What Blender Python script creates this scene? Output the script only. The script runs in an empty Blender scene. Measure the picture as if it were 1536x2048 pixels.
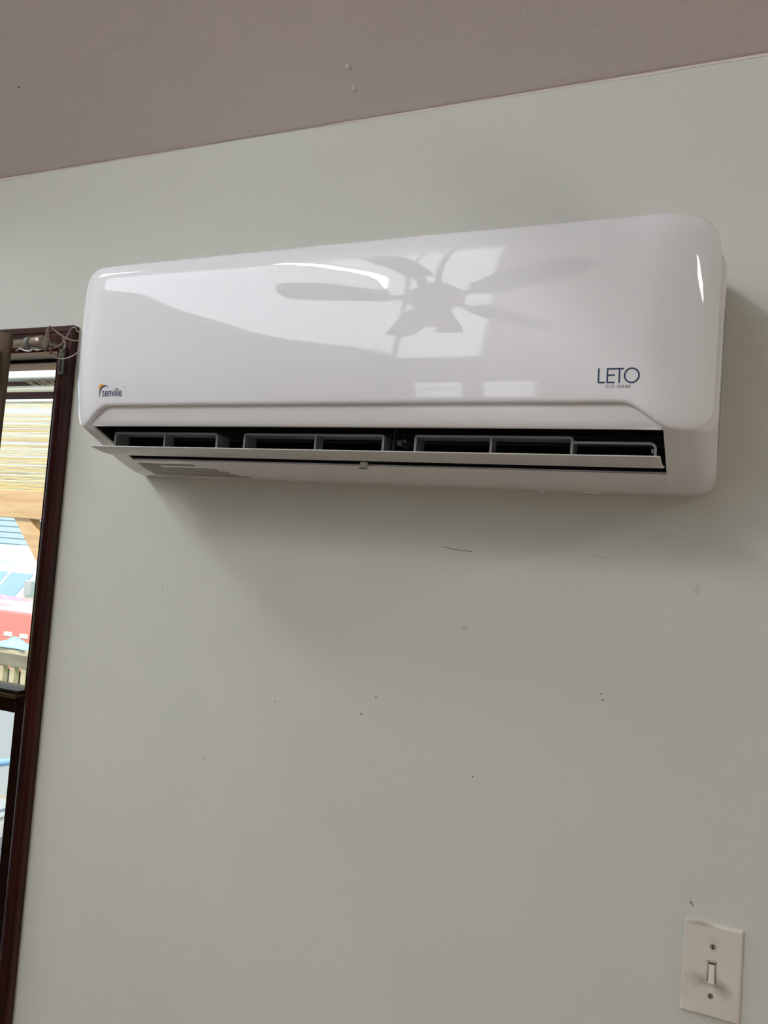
import bpy, bmesh, math, random
from mathutils import Vector, Matrix
random.seed(4)
PI = math.pi
sc = bpy.context.scene
C = sc.collection

# ------------------------------------------------------------------ camera
cam_d = bpy.data.cameras.new('camera'); cam = bpy.data.objects.new('camera', cam_d); C.objects.link(cam)
xr = Vector((0.9172096042, 0.3913610760, 0.0745858577))
up = Vector((-0.0477442429, -0.0778883704, 0.9958181967))
bk = Vector((0.3955338535, -0.9169350631, -0.0527547230))
m = Matrix((xr, up, bk)).transposed().to_4x4(); m.translation = Vector((0, 0, 1.715))
cam.matrix_world = m
cam_d.sensor_fit = 'VERTICAL'; cam_d.sensor_height = 36; cam_d.lens = 36*1578.58/2048
cam_d.clip_start = .02; cam_d.clip_end = 200
sc.camera = cam

# ------------------------------------------------------------------ sky, sun, exposure
w = bpy.data.worlds.new('sky'); sc.world = w; w.use_nodes = True
bg = w.node_tree.nodes['Background']; bg.inputs[0].default_value = (.62, .78, 1, 1); bg.inputs[1].default_value = 1.3
sl = bpy.data.lights.new('sun', 'SUN'); sl.energy = 4.2; sl.angle = .01; sl.color = (1, .95, .86)
so = bpy.data.objects.new('sun', sl); C.objects.link(so)
so.rotation_euler = Vector((-.25, .55, -1)).to_track_quat('-Z', 'Y').to_euler()
S1, S2, S3, S4 = 3.5, 48.0, 50.0, .2          # brightness of clerestory, two added ceiling light panels, low windows
S5 = 175.0  # brightness of the added strip on the left wall
vs = sc.view_settings
vs.view_transform = 'Standard'; vs.look = 'None'; vs.gamma = 1; vs.use_curve_mapping = False; vs.exposure = 0.27

WY = 1.1234          # room face of the wall that carries the air conditioner
CZ = 2.4225          # height where ceiling meets that wall
SL = .55             # rise of the vaulted ceiling away from the wall
XL, XR, YB = -2.7, 2.7, -4.6

# ------------------------------------------------------------------ helpers
def mat(name, col, rough=.5, bump=0, bscale=200, spec=.5, metal=0, var=0, vscale=8, coat=0, dist=.001):
    M = bpy.data.materials.new(name); M.use_nodes = True
    nt = M.node_tree; b = nt.nodes['Principled BSDF']
    b.inputs['Base Color'].default_value = (*col, 1); b.inputs['Roughness'].default_value = rough
    b.inputs['Metallic'].default_value = metal; b.inputs['Specular IOR Level'].default_value = spec
    if coat: b.inputs['Coat Weight'].default_value = coat; b.inputs['Coat Roughness'].default_value = .02
    tc = nt.nodes.new('ShaderNodeTexCoord')
    if var:
        n = nt.nodes.new('ShaderNodeTexNoise'); n.inputs['Scale'].default_value = vscale; n.inputs['Detail'].default_value = 6
        nt.links.new(tc.outputs['Object'], n.inputs['Vector'])
        r = nt.nodes.new('ShaderNodeValToRGB')
        r.color_ramp.elements[0].position = .3; r.color_ramp.elements[1].position = .7
        r.color_ramp.elements[0].color = (*[c*(1-var) for c in col], 1)
        r.color_ramp.elements[1].color = (*[min(1, c*(1+var)) for c in col], 1)
        nt.links.new(n.outputs['Fac'], r.inputs['Fac']); nt.links.new(r.outputs['Color'], b.inputs['Base Color'])
    if bump:
        n = nt.nodes.new('ShaderNodeTexNoise'); n.inputs['Scale'].default_value = bscale; n.inputs['Detail'].default_value = 4
        nt.links.new(tc.outputs['Object'], n.inputs['Vector'])
        bp = nt.nodes.new('ShaderNodeBump'); bp.inputs['Strength'].default_value = bump; bp.inputs['Distance'].default_value = dist
        nt.links.new(n.outputs['Fac'], bp.inputs['Height']); nt.links.new(bp.outputs['Normal'], b.inputs['Normal'])
    return M

def wood(name, c1, c2, scale, rough=.35, stretch=(1, 1, 1), spec=.5, bump=.1):
    M = bpy.data.materials.new(name); M.use_nodes = True
    nt = M.node_tree; b = nt.nodes['Principled BSDF']; b.inputs['Roughness'].default_value = rough
    b.inputs['Specular IOR Level'].default_value = spec
    tc = nt.nodes.new('ShaderNodeTexCoord'); mp = nt.nodes.new('ShaderNodeMapping'); mp.inputs['Scale'].default_value = stretch
    n = nt.nodes.new('ShaderNodeTexNoise'); n.inputs['Scale'].default_value = scale; n.inputs['Detail'].default_value = 8
    n.inputs['Distortion'].default_value = .6
    r = nt.nodes.new('ShaderNodeValToRGB'); r.color_ramp.elements[0].position = .35; r.color_ramp.elements[1].position = .68
    r.color_ramp.elements[0].color = (*c1, 1); r.color_ramp.elements[1].color = (*c2, 1)
    nt.links.new(tc.outputs['Object'], mp.inputs['Vector']); nt.links.new(mp.outputs['Vector'], n.inputs['Vector'])
    nt.links.new(n.outputs['Fac'], r.inputs['Fac']); nt.links.new(r.outputs['Color'], b.inputs['Base Color'])
    bp = nt.nodes.new('ShaderNodeBump'); bp.inputs['Strength'].default_value = bump; bp.inputs['Distance'].default_value = .0005
    nt.links.new(n.outputs['Fac'], bp.inputs['Height']); nt.links.new(bp.outputs['Normal'], b.inputs['Normal'])
    return M

def emit(name, col, s):
    M = bpy.data.materials.new(name); M.use_nodes = True; nt = M.node_tree; nt.nodes.clear()
    e = nt.nodes.new('ShaderNodeEmission'); e.inputs[0].default_value = (*col, 1); e.inputs[1].default_value = s
    o = nt.nodes.new('ShaderNodeOutputMaterial'); nt.links.new(e.outputs[0], o.inputs[0])
    return M

def glass_mat():
    M = bpy.data.materials.new('window_glass'); M.use_nodes = True; nt = M.node_tree; nt.nodes.clear()
    t = nt.nodes.new('ShaderNodeBsdfTransparent'); t.inputs[0].default_value = (.97, .98, .97, 1)
    g = nt.nodes.new('ShaderNodeBsdfGlossy'); g.inputs['Roughness'].default_value = .01
    f = nt.nodes.new('ShaderNodeValue'); f.outputs[0].default_value = .05
    x = nt.nodes.new('ShaderNodeMixShader'); o = nt.nodes.new('ShaderNodeOutputMaterial')
    nt.links.new(f.outputs[0], x.inputs[0]); nt.links.new(t.outputs[0], x.inputs[1]); nt.links.new(g.outputs[0], x.inputs[2])
    nt.links.new(x.outputs[0], o.inputs[0]); return M

def link(name, me, material=None, parent=None, smooth=False):
    o = bpy.data.objects.new(name, me); C.objects.link(o)
    if material: me.materials.append(material)
    if parent: o.parent = parent
    if smooth:
        for p in me.polygons: p.use_smooth = True
    return o

def obj(name, bm, material, parent=None, smooth=False, bevel=0, seg=2, angle=None, recalc=True):
    if recalc: bmesh.ops.recalc_face_normals(bm, faces=bm.faces)
    me = bpy.data.meshes.new(name); bm.to_mesh(me); bm.free()
    o = link(name, me, material, parent, smooth)
    if bevel:
        b = o.modifiers.new('bevel', 'BEVEL'); b.width = bevel; b.segments = seg; b.limit_method = 'ANGLE'; b.angle_limit = angle or .6
        o.modifiers.new('wn', 'WEIGHTED_NORMAL').keep_sharp = True
        for p in me.polygons: p.use_smooth = True
    return o

def box(bm, x0, x1, y0, y1, z0, z1):
    v = [bm.verts.new((x, y, z)) for x in (x0, x1) for y in (y0, y1) for z in (z0, z1)]
    for f in ((0, 1, 3, 2), (4, 6, 7, 5), (0, 4, 5, 1), (2, 3, 7, 6), (0, 2, 6, 4), (1, 5, 7, 3)):
        bm.faces.new([v[i] for i in f])
    return v

def boxes(*bs):
    bm = bmesh.new()
    for b in bs: box(bm, *b)
    return bm

def prism(bm, pts, axis, a, b):
    """closed 2-D outline swept along axis from a to b; pts are the other two coordinates in order"""
    def P(p, t):
        if axis == 'x': return (t, p[0], p[1])
        if axis == 'y': return (p[0], t, p[1])
        return (p[0], p[1], t)
    A = [bm.verts.new(P(p, a)) for p in pts]; B = [bm.verts.new(P(p, b)) for p in pts]
    n = len(pts); bm.faces.new(A); bm.faces.new(B[::-1])
    for i in range(n): bm.faces.new((A[i], A[(i+1) % n], B[(i+1) % n], B[i]))

def tube(bm, pts, r, n=10, caps=True):
    pts = [Vector(p) for p in pts]; rings = []; u = None
    for i, p in enumerate(pts):
        t = (pts[min(i+1, len(pts)-1)] - pts[max(i-1, 0)]).normalized()
        if u is None:
            u = t.orthogonal().normalized()
        else:
            u = (u - t*u.dot(t)).normalized()
        v = t.cross(u); rr = r[i] if isinstance(r, (list, tuple)) else r
        rings.append([bm.verts.new(p + (u*math.cos(2*PI*k/n) + v*math.sin(2*PI*k/n))*rr) for k in range(n)])
    for a, b in zip(rings, rings[1:]):
        for k in range(n): bm.faces.new((a[k], a[(k+1) % n], b[(k+1) % n], b[k]))
    if caps: bm.faces.new(rings[0][::-1]); bm.faces.new(rings[-1])

def spline(pts, n=8):
    P = [Vector(p) for p in pts]; P = [P[0]*2-P[1]] + P + [P[-1]*2-P[-2]]; out = []
    for i in range(1, len(P)-2):
        for k in range(n):
            t = k/n
            out.append(.5*((2*P[i]) + (P[i+1]-P[i-1])*t + (2*P[i-1]-5*P[i]+4*P[i+1]-P[i+2])*t*t + (3*P[i]-P[i-1]-3*P[i+1]+P[i+2])*t**3))
    out.append(P[-2]); return out

def tag(o, label=None, cat=None, group=None, kind=None):
    if label: o['label'] = label
    if cat: o['category'] = cat
    if group: o['group'] = group
    if kind: o['kind'] = kind
    return o

def empty(name, loc=(0, 0, 0)):
    o = bpy.data.objects.new(name, None); o.empty_display_size = .05; o.location = loc; C.objects.link(o); return o

def rebase(root, loc):
    """put the thing's origin at loc; children were made in world coordinates"""
    root.location = loc
    for ch in root.children: ch.location = ch.location - Vector(loc)

def interp(tab, t):
    if t <= tab[0][0]: return tab[0][1]
    for (a, va), (b, vb) in zip(tab, tab[1:]):
        if t <= b: return va + (vb-va)*(t-a)/(b-a)
    return tab[-1][1]

def hermite(tab, t):
    n = len(tab)
    if t <= tab[0][0]: return tab[0][1]
    if t >= tab[-1][0]: return tab[-1][1]
    for i in range(n-1):
        if t <= tab[i+1][0]: break
    def sl_(j):
        if j == 0: return (tab[1][1]-tab[0][1])/(tab[1][0]-tab[0][0])
        if j == n-1: return (tab[-1][1]-tab[-2][1])/(tab[-1][0]-tab[-2][0])
        return (tab[j+1][1]-tab[j-1][1])/(tab[j+1][0]-tab[j-1][0])
    x0, y0 = tab[i]; x1, y1 = tab[i+1]; h = x1-x0; s = (t-x0)/h
    return (2*s**3-3*s*s+1)*y0 + (s**3-2*s*s+s)*h*sl_(i) + (-2*s**3+3*s*s)*y1 + (s**3-s*s)*h*sl_(i+1)

# ------------------------------------------------------------------ materials
M_wall = mat('wall_paint', (.62, .612, .55), .55, bump=.35, bscale=260, spec=.3, var=.02, vscale=3)
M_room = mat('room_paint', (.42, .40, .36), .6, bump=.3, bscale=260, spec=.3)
M_ceil = mat('ceiling_paint', (.72, .635, .60), .6, bump=.5, bscale=190, spec=.3, var=.02, vscale=3)
M_floor = wood('floor_wood', (.19, .14, .10), (.30, .22, .16), 6, .4, (1, 8, 1))
M_red = wood('mahogany_stain', (.020, .0032, .0022), (.050, .0085, .0055), 9, .3, (6, 6, .6), spec=.4)
M_sash = wood('sash_wood', (.035, .008, .004), (.07, .018, .010), 9, .35, (1, 6, 6), spec=.4)
M_plastic = mat('gloss_white_plastic', (.885, .87, .885), .02, spec=.55)
M_house = mat('white_plastic', (.82, .80, .79), .16, spec=.5)
M_flap = mat('flap_plastic', (.60, .585, .565), .3)
M_vane = mat('grey_vane_plastic', (.20, .20, .195), .4)
M_duct = mat('duct_black', (.010, .010, .009), .5)
M_navy = mat('navy_print', (.006, .035, .10), .4)
M_grey = mat('grey_print', (.07, .07, .07), .5)
M_orange = mat('orange_print', (.85, .38, .02), .4)
M_sticker = mat('sticker', (.32, .31, .28), .5)
M_stline = mat('sticker_print', (.16, .155, .14), .5)
M_glass = glass_mat()
M_whitestrip = mat('white_vinyl', (.8, .79, .72), .35, var=.1, vscale=30)
M_cream = mat('cream_rod', (.72, .62, .45), .3)
M_web = mat('cobweb', (.35, .25, .15), .9)
M_olive = mat('weatherstrip', (.10, .075, .045), .5)
M_tan = mat('tan_strip', (.26, .17, .09), .5, var=.3, vscale=60)
M_curtain = mat('curtain_cloth', (.115, .082, .055), .9, bump=.4, bscale=600, spec=.1)
M_metal = mat('brushed_nickel', (.62, .58, .50), .25, metal=1)
M_dmetal = mat('dark_bronze', (.10, .085, .07), .4, metal=.6)
M_ring = mat('grey_ring', (.16, .16, .14), .5)
M_wire = mat('wire_sheath', (.30, .24, .20), .35)
M_brk = mat('bracket_metal', (.13, .12, .10), .4, metal=.5)
M_plate = mat('almond_plate', (.69, .625, .545), .42, var=.035, vscale=25, bump=.1, bscale=120)
M_grime = mat('grime', (.30, .26, .22), .8)
M_toggle = mat('almond_toggle', (.60, .54, .47), .35)
M_screw = mat('screw_head', (.30, .27, .23), .4, metal=.4)
M_slot = mat('slot_dark', (.01, .009, .008), .8)
M_fan = mat('fan_brown', (.05, .028, .018), .35)
M_shade = mat('frosted_glass_shade', (.8, .78, .72), .25)

# ================================================================== STRUCTURE
def structure(name, bm, material, parent=None, **k):
    o = obj(name, bm, material, parent, **k)
    if parent is None: o['kind'] = 'structure'
    return o

T = .14
WX0, WX1, WZ0, WZ1 = -2.10, -1.180, .55, 2.066        # rough opening of the window
structure('wall_back', boxes((XL-T, WX0, WY, WY+T, -.1, 2.7), (WX1, XR+T, WY, WY+T, -.1, 2.7),
                                   (WX0, WX1, WY, WY+T, WZ1, 2.7), (WX0, WX1, WY, WY+T, -.1, WZ0)), M_wall)
wall_back = bpy.data.objects['wall_back']
ZB = CZ + SL*(WY-YB)
structure('wall_front', boxes((XL-T, XR+T, YB-T, YB, -.1, ZB+.3)), M_room)
for nm, a, b in (('wall_left', XL-T, XL), ('wall_right', XR, XR+T)):
    bm = bmesh.new(); prism(bm, [(YB-T, -.1), (WY+T, -.1), (WY+T, CZ+.25), (YB-T, ZB+.3)], 'x', a, b)
    structure(nm, bm, M_room)
structure('floor', boxes((XL-T, XR+T, YB-T, WY+T, -.1, 0)), M_floor)
bm = bmesh.new()                                        # vaulted ceiling, its room side a fine grid
def cz(y): return CZ + SL*(WY-y)
prism(bm, [(WY+.02, cz(WY+.02)), (YB-T, cz(YB-T)), (YB-T, cz(YB-T)+.15), (WY+T, cz(WY+.02)+.15), (WY+T, cz(WY+.02))], 'x', XL-T, XR+T)
ceiling = structure('ceiling', bm, M_ceil)
# the ceiling paint runs a few millimetres down onto the wall in an uneven line
bm = bmesh.new(); prev = None; x = XL; rnd = random.Random(9)
ph = [rnd.uniform(0, 6) for _ in range(5)]
while x < XR:
    z = CZ - .0028 - .0016*math.sin(x*5.1+ph[0]) - .0010*math.sin(x*13+ph[1]) - .0006*math.sin(x*41+ph[2])
    cur = (bm.verts.new((x, WY-.0006, z)), bm.verts.new((x, WY-.0006, CZ+.001)), bm.verts.new((x, WY-.004, CZ+.0006)), bm.verts.new((x, WY+.001, z)))
    if prev:
        bm.faces.new((prev[0], cur[0], cur[1], prev[1])); bm.faces.new((prev[1], cur[1], cur[2], prev[2])); bm.faces.new((prev[3], cur[3], cur[0], prev[0]))
    prev = cur; x += .02
structure('paint_edge', bm, M_ceil, ceiling)
# two filled nail bumps and a fly speck on the ceiling
def dome(x, y, r, h, material, name):
    bm = bmesh.new(); c = bm.verts.new((0, 0, -h)); rs = []
    for q, (a, b) in enumerate(((.5, .8), (.85, .45), (1.05, -.02))):
        rs.append([bm.verts.new((r*a*math.cos(k*PI/6)*(1+.08*math.sin(3*k)), r*a*math.sin(k*PI/6), -h*b)) for k in range(12)])
    for k in range(12): bm.faces.new((c, rs[0][k], rs[0][(k+1) % 12]))
    for p, q in zip(rs, rs[1:]):
        for k in range(12): bm.faces.new((p[k], p[(k+1) % 12], q[(k+1) % 12], q[k]))
    o = obj(name, bm, material, ceiling, smooth=True)
    o.location = (x, y, cz(y)); o.rotation_euler.x = -math.atan(SL)
CEIL_PTS = 1
def ceil_at(dx, dy, dz):
    # ray from the eye, met with the ceiling slope
    t = (CZ + SL*WY - 1.715)/(dz + SL*dy); return dx*t, dy*t
def pixray(px, py):
    v = xr*(px-768) - up*(py-1024) - bk*1578.58; return v
for px, py in ((697, 134), (708, 178)):
    v = pixray(px, py); X, Y = ceil_at(*v); dome(X, Y, .0052, .0016, M_ceil, 'filled_nail_bump')
v = pixray(38, 175); X, Y = ceil_at(*v); dome(X, Y, .0016, .0006, M_slot, 'speck')
# marks on the wall: small dents, scuffs and a long scratch
def wall_mark(name, x, z, w, h, material, ang=0, th=.0006):
    bm = bmesh.new(); n = 9; pts = []
    for k in range(n):
        a = 2*PI*k/n; r = 1 + .3*math.sin(3*a+x*40)
        pts.append((w/2*math.cos(a)*r, h/2*math.sin(a)*r))
    prism(bm, pts, 'y', 0, th); o = obj(name, bm, material, wall_back)
    o.location = (x, WY-th+.0001, z); o.rotation_euler.y = ang
M_mark = mat('dent_shadow', (.10, .095, .085), .9); M_scuff = mat('scuff', (.54, .525, .47), .7); M_patch = mat('patch_paint', (.57, .545, .49), .5)
for x, z, s in ((-.4749, 1.4962, .0022), (-.4969, 1.4672, .0024), (-.142, 1.5466, .0022), (-.1402, 1.5387, .0022), (-.315, 1.4047, .0022), (-.7777, 1.3521, .0022), (-.8944, 1.6292, .002), (-.6508, 1.4644, .0018)):
    wall_mark('nail_hole', x, z, s, s*1.1, M_mark)
bm = bmesh.new()
tube(bm, [(-.3851+.047*t, WY-.0001, 1.7325-.0044*t - .0012*math.sin(t*PI)) for t in [i/12 for i in range(13)]], .0004, 5)
obj('scratch', bm, M_mark, wall_back)
wall_mark('chip', -.0145, 1.2975, .0015, .0075, M_mark, -.6)
wall_mark('filler_patch', -.0288, 1.6982, .011, .016, M_patch)
wall_mark('filler_patch', -.3415, 1.616, .012, .009, M_scuff)
wall_mark('filler_patch', -.155, 1.733, .020, .003, M_scuff, .08)

# baseboards (below the frame, seen only from other views)
structure('baseboard_back', boxes((XL, XR, WY-.014, WY, 0, .10)), M_red, bevel=.004)

# ------------------------------------------------------------------ left window (window_1)
win = empty('window_1', (0, 0, 0)); win['kind'] = 'structure'
def part(name, bm, material, parent=win, **k): return obj(name, bm, material, parent, **k)
CX = -1.143; TH = .014
def casing_prof(w):      # width from the outer edge 0 to w, height above the wall
    return [(0, 0), (0, TH-.002), (.002, TH), (.009, TH), (.0105, TH-.0015), (.012, TH-.0015), (.0135, TH+.0005), (w-.010, TH-.002), (w-.004, TH-.004), (w, TH-.006), (w, 0)]
wd = CX - WX1
bm = bmesh.new(); prism(bm, [(CX-a, WY-b) for a, b in casing_prof(wd)], 'z', WZ0-.09, 2.101)
part('casing', bm, M_red)
bm = bmesh.new(); prism(bm, [(WX0-wd+a, WY-b) for a, b in casing_prof(wd)], 'z', WZ0-.09, 2.101)
part('casing', bm, M_red)
bm = bmesh.new(); prism(bm, [(WY-b, 2.1015-a*1.3) for a, b in casing_prof(wd)], 'x', WX0-wd+.001, CX-.001)
o = part('casing', bm, M_red); o.location.y = -.0008
part('sill', boxes((WX0-.08, CX+.03, WY-.05, WY+.04, WZ0-.03, WZ0)), M_red, bevel=.006)
part('jamb', boxes((WX0, WX0+.012, WY, WY+T, WZ0, WZ1), (WX1-.012, WX1, WY, WY+T, WZ0, WZ1), (WX0, WX1, WY, WY+T, WZ1-.008, WZ1)), M_red)
IX0, IX1 = WX0+.012, WX1-.012
ZM = 1.355
# upper sash (outside) and lower sash (inside)
def sash(y0, y1, z0, z1, st, top, bot):
    f = part('sash', boxes((IX0, IX0+st, y0, y1, z0, z1), (IX1-st, IX1, y0, y1, z0, z1), (IX0+st, IX1-st, y0, y1, z1-top, z1), (IX0+st, IX1-st, y0, y1, z0, z0+bot)), M_sash, bevel=.003)
    g = obj('pane', boxes((IX0+st-.002, IX1-st+.002, (y0+y1)/2-.002, (y0+y1)/2+.002, z0+bot-.002, z1-top+.002)), M_glass, f)
sash(WY+.062, WY+.095, ZM+.004, WZ1-.008, .062, .006, .035)
sash(WY+.022, WY+.056, WZ0, ZM+.027, .045, .026, .07)
part('meeting_strip', boxes((IX0, IX1-.043, WY+.018, WY+.058, ZM+.0275, ZM+.036)), M_tan, bevel=.002)
part('meeting_strip', boxes((IX0, IX1-.043, WY+.024, WY+.06, ZM+.0362, ZM+.043)), M_olive, bevel=.002)
# ------------------------------------------------------------------ windows and added light panels for the room (behind the camera)
def lit_window(name, x0, x1, z0, z1, wall, mtl, nx, nz, fr=.05):
    """wall: 'front' (y=YB), 'left' (x=XL), 'right' (x=XR); x runs along that wall"""
    root = empty(name); root['kind'] = 'structure'
    def B(a0, a1, b0, b1, c0, c1):
        if wall == 'front': return (a0, a1, YB+c0, YB+c1, b0, b1)
        if wall == 'left': return (XL+c0, XL+c1, a0, a1, b0, b1)
        return (XR-c1, XR-c0, a0, a1, b0, b1)
    bs = [B(x0-fr, x0, z0-fr, z1+fr, 0, .03), B(x1, x1+fr, z0-fr, z1+fr, 0, .03), B(x0, x1, z1, z1+fr, 0, .03), B(x0, x1, z0-fr, z0, 0, .03)]
    for i in range(1, nx): c = x0+(x1-x0)*i/nx; bs.append(B(c-.015, c+.015, z0, z1, 0, .02))
    for i in range(1, nz): c = z0+(z1-z0)*i/nz; bs.append(B(x0, x1, c-.015, c+.015, 0, .0195))
    obj('window_frame', boxes(*bs), M_trimw, root)
    obj('pane', boxes(B(x0, x1, z0, z1, .002, .006)), mtl, root)
M_trimw = mat('white_trim', (.75, .75, .72), .4)
glow = emit('sky_glow_clerestory', (.84, .92, 1), S1)
def gable(name, wall, a0, a1, zlo):
    '''clerestory glazing whose head follows the slope of the ceiling'''
    root = empty(name); root['kind'] = 'structure'
    if wall == 'left':
        bm = bmesh.new(); prism(bm, [(a0, zlo), (a1, zlo), (a1, cz(a1)-.08), (a0, cz(a0)-.08)], 'x', XL+.002, XL+.006); obj('pane', bm, glow, root)
        bm = boxes((XL, XL+.03, a0-.05, a1+.05, zlo-.06, zlo)); prism(bm, [(a0-.05, cz(a0-.05)-.08), (a1+.05, cz(a1+.05)-.08), (a1+.05, cz(a1+.05)-.03), (a0-.05, cz(a0-.05)-.03)], 'x', XL, XL+.03)
        obj('window_frame', bm, M_trimw, root)
    else:
        z1 = cz(YB)-.08
        obj('pane', boxes((a0, a1, YB+.002, YB+.006, zlo, z1)), glow, root)
        obj('window_frame', boxes((a0-.05, a1+.05, YB, YB+.03, zlo-.06, zlo), (a0-.05, a1+.05, YB, YB+.03, z1, z1+.05), (a1, a1+.05, YB, YB+.03, zlo, z1)), M_trimw, root)
gable('window_2', 'left', YB+.05, -.6, 2.95)
gable('window_9', 'front', XL+.05, -1.85, 2.82)
# added glowing strip on the left wall, crisps the air conditioner's shadow
root = empty('light_strip'); root['kind'] = 'structure'
obj('pane', boxes((XL+.012, XL+.016, -4.1, -1.9, 4.11, 4.20)), emit('strip_glow', (.97, .98, 1), S5), root)
obj('window_frame', boxes((XL+.0065, XL+.02, -4.13, -1.87, 4.08, 4.11), (XL+.0065, XL+.02, -4.13, -1.87, 4.20, 4.23), (XL+.0065, XL+.02, -4.13, -4.1, 4.11, 4.20), (XL+.0065, XL+.02, -1.9, -1.87, 4.11, 4.20)), M_trimw, root)
low_glow = emit('sky_glow_low', (.92, .97, 1), 2.6)
lit_window('window_3', -2.45, -2.0, 1.30, 1.85, 'front', low_glow, 1, 2)
lit_window('window_4', -1.80, -1.35, 1.30, 1.85, 'front', low_glow, 1, 2)
lit_window('window_5', -2.3, -.9, .9, 2.2, 'left', emit('sky_glow_left', (.86, .94, 1), S4), 2, 2)
lit_window('window_6', -2.3, -1.0, 1.0, 2.1, 'right', emit('sky_glow_right', (.95, .97, 1), S4), 2, 2)
def light_panel(name, xc, k, wx, wy, mtl):  # unseen glowing ceiling panel, added to shape light and shadow on the wall
    root = empty(name); root['kind'] = 'structure'
    bs = [(-wx/2-.04, -wx/2, -wy/2-.04, wy/2+.04, -.03, 0), (wx/2, wx/2+.04, -wy/2-.04, wy/2+.04, -.03, 0), (-wx/2, wx/2, -wy/2-.04, -wy/2, -.03, 0), (-wx/2, wx/2, wy/2, wy/2+.04, -.03, 0)]
    obj('window_frame', boxes(*bs), M_trimw, root); obj('pane', boxes((-wx/2, wx/2, -wy/2, wy/2, -.012, -.004)), mtl, root)
    y = WY-k; root.location = (xc, y, cz(y)); root.rotation_euler.x = -math.atan(SL)
light_panel('light_panel_left', -1.85, .72, .34, .40, emit('panel_glow_left', (.86, .94, 1), S2))
light_panel('light_panel_right', 1.85, .72, .34, .40, emit('panel_glow_right', (.98, .97, .95), S3))

# ================================================================== AIR CONDITIONER
AX0, AX1, AZ = -.967, -.0115, 1.821; AW = AX1-AX0; AH = .305
ac = empty('air_conditioner')
tag(ac, 'glossy white wall-mounted split air conditioner with its air flap open', 'air conditioner')
FP = [(.055, .196), (.07, .2015), (.088, .2055), (.12, .2100), (.16, .2125), (.20, .2130), (.24, .2126), (.27, .2118), (.289, .2098), (.299, .2060), (.3065, .1990), (.3115, .186)]
def droll(s): return .040*max(0, 1-s/.080)**2.3
def rnd_in(s, r): return r-math.sqrt(max(0, r*r-(r-s)**2)) if s < r else 0
PI0, PI1 = AX0+.003, AX1-.005
def panel_d(x, z, edge=1):
    s = max(0, min(x-PI0, PI1-x)); zl = z-AZ
    d = hermite(FP, zl) - droll(s) - .004*((x-(PI0+PI1)/2)/((PI1-PI0)/2))**2
    if edge: t = min(s, zt(s)-zl, zl-zb(s)); d -= .0022*max(0, 1-t/.0035)**2
    return d
def zt(s): return .3115 - rnd_in(s, .044)
def zb(s):
    lo, hi = .0585, .0868
    if s < .030: return lo + rnd_in(s, .030)
    if s < .040: return lo
    if s < .098: t = (s-.040)/.058; return lo + (hi-lo)*(3*t*t-2*t**3)
    return hi
# --- front panel
ss = [.042*(1-math.cos(a*PI/2/9)) for a in range(10)] + [.046+.004*i for i in range(15)] + [.11, .125, .145]
xs = [PI0+s for s in ss] + [PI0+.145+(PI1-PI0-.29)*i/40 for i in range(1, 40)] + [PI1-s for s in reversed(ss)]
vv = [0, .003, .008, .015, .03] + [.05+.9*i/44 for i in range(45)] + [.97, .985, .992, .997, 1]
bm = bmesh.new(); G = []
for x in xs:
    s = max(0, min(x-PI0, PI1-x)); a, b = zb(s), zt(s)
    G.append([bm.verts.new((x, WY-panel_d(x, AZ+a+(b-a)*t), AZ+a+(b-a)*t)) for t in vv])
nx, nz = len(G), len(vv)
for i in range(nx-1):
    for j in range(nz-1): bm.faces.new((G[i][j], G[i+1][j], G[i+1][j+1], G[i][j+1]))
loop = [G[i][0] for i in range(nx)] + [G[-1][j] for j in range(1, nz)] + [G[i][-1] for i in range(nx-2, -1, -1)] + [G[0][j] for j in range(nz-2, 0, -1)]
back = [bm.verts.new((v.co.x, v.co.y+.006, v.co.z)) for v in loop]
L = len(loop)
for k in range(L): bm.faces.new((loop[k], back[k], back[(k+1) % L], loop[(k+1) % L]))
panel = obj('front_panel', bm, M_plastic, ac, smooth=True)
panel.data.set_sharp_from_angle(angle=.9)
# --- housing: profile swept along x with rounded ends
PROF = [(.0, .298), (.10, .298), (.15, .294), (.178, .280), (.194, .25), (.2010, .20), (.2010, .15), (.1995, .12), (.1980, .10), (.1965, .08), (.1945, .068), (.1925, .0612), (.1905, .0588), (.1880, .0578),
        (.0920, .0185), (.070, .0110), (.050, .0055), (.035, .0022), (.018, .0004), (0, 0)]
OPEN = 13                                               # segment between PROF[13] and PROF[14] is the air outlet
OX0, OX1 = AX0+.062, AX1-.0565
OUT_SUB = 5
def body_pt(x, d, z):
    s = max(0, min(x-AX0, AX1-x))
    sp = max(0, min(x-PI0, PI1-x)); u = (x-(PI0+PI1)/2)/((PI1-PI0)/2)
    k = 1 - (droll(sp)*1.06 + rnd_in(s, .016)*.6 + .0042*u*u)/.2
    d2 = d*k
    i = rnd_in(s, .026)
    z2 = z + i*max(0, 1-z/.16) - (i*max(0, (z-.2)/.1) if z > .2 else 0)
    return (x, WY-d2, AZ+z2)
sb = [.026*(1-math.cos(a*PI/2/7)) for a in range(8)] + [.031, .036, .042, .049, .056]
bxs = [AX0+s for s in sb] + [OX0] + [OX0+(OX1-OX0)*i/24 for i in range(1, 24)] + [OX1] + [AX1-s for s in reversed(sb)]
prof = PROF[:14] + [(PROF[13][0]+(PROF[14][0]-PROF[13][0])*i/OUT_SUB, PROF[13][1]+(PROF[14][1]-PROF[13][1])*i/OUT_SUB) for i in range(1, OUT_SUB)] + PROF[14:]
bm = bmesh.new(); G = [[bm.verts.new(body_pt(x, d, z)) for d, z in prof] for x in bxs]
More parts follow.
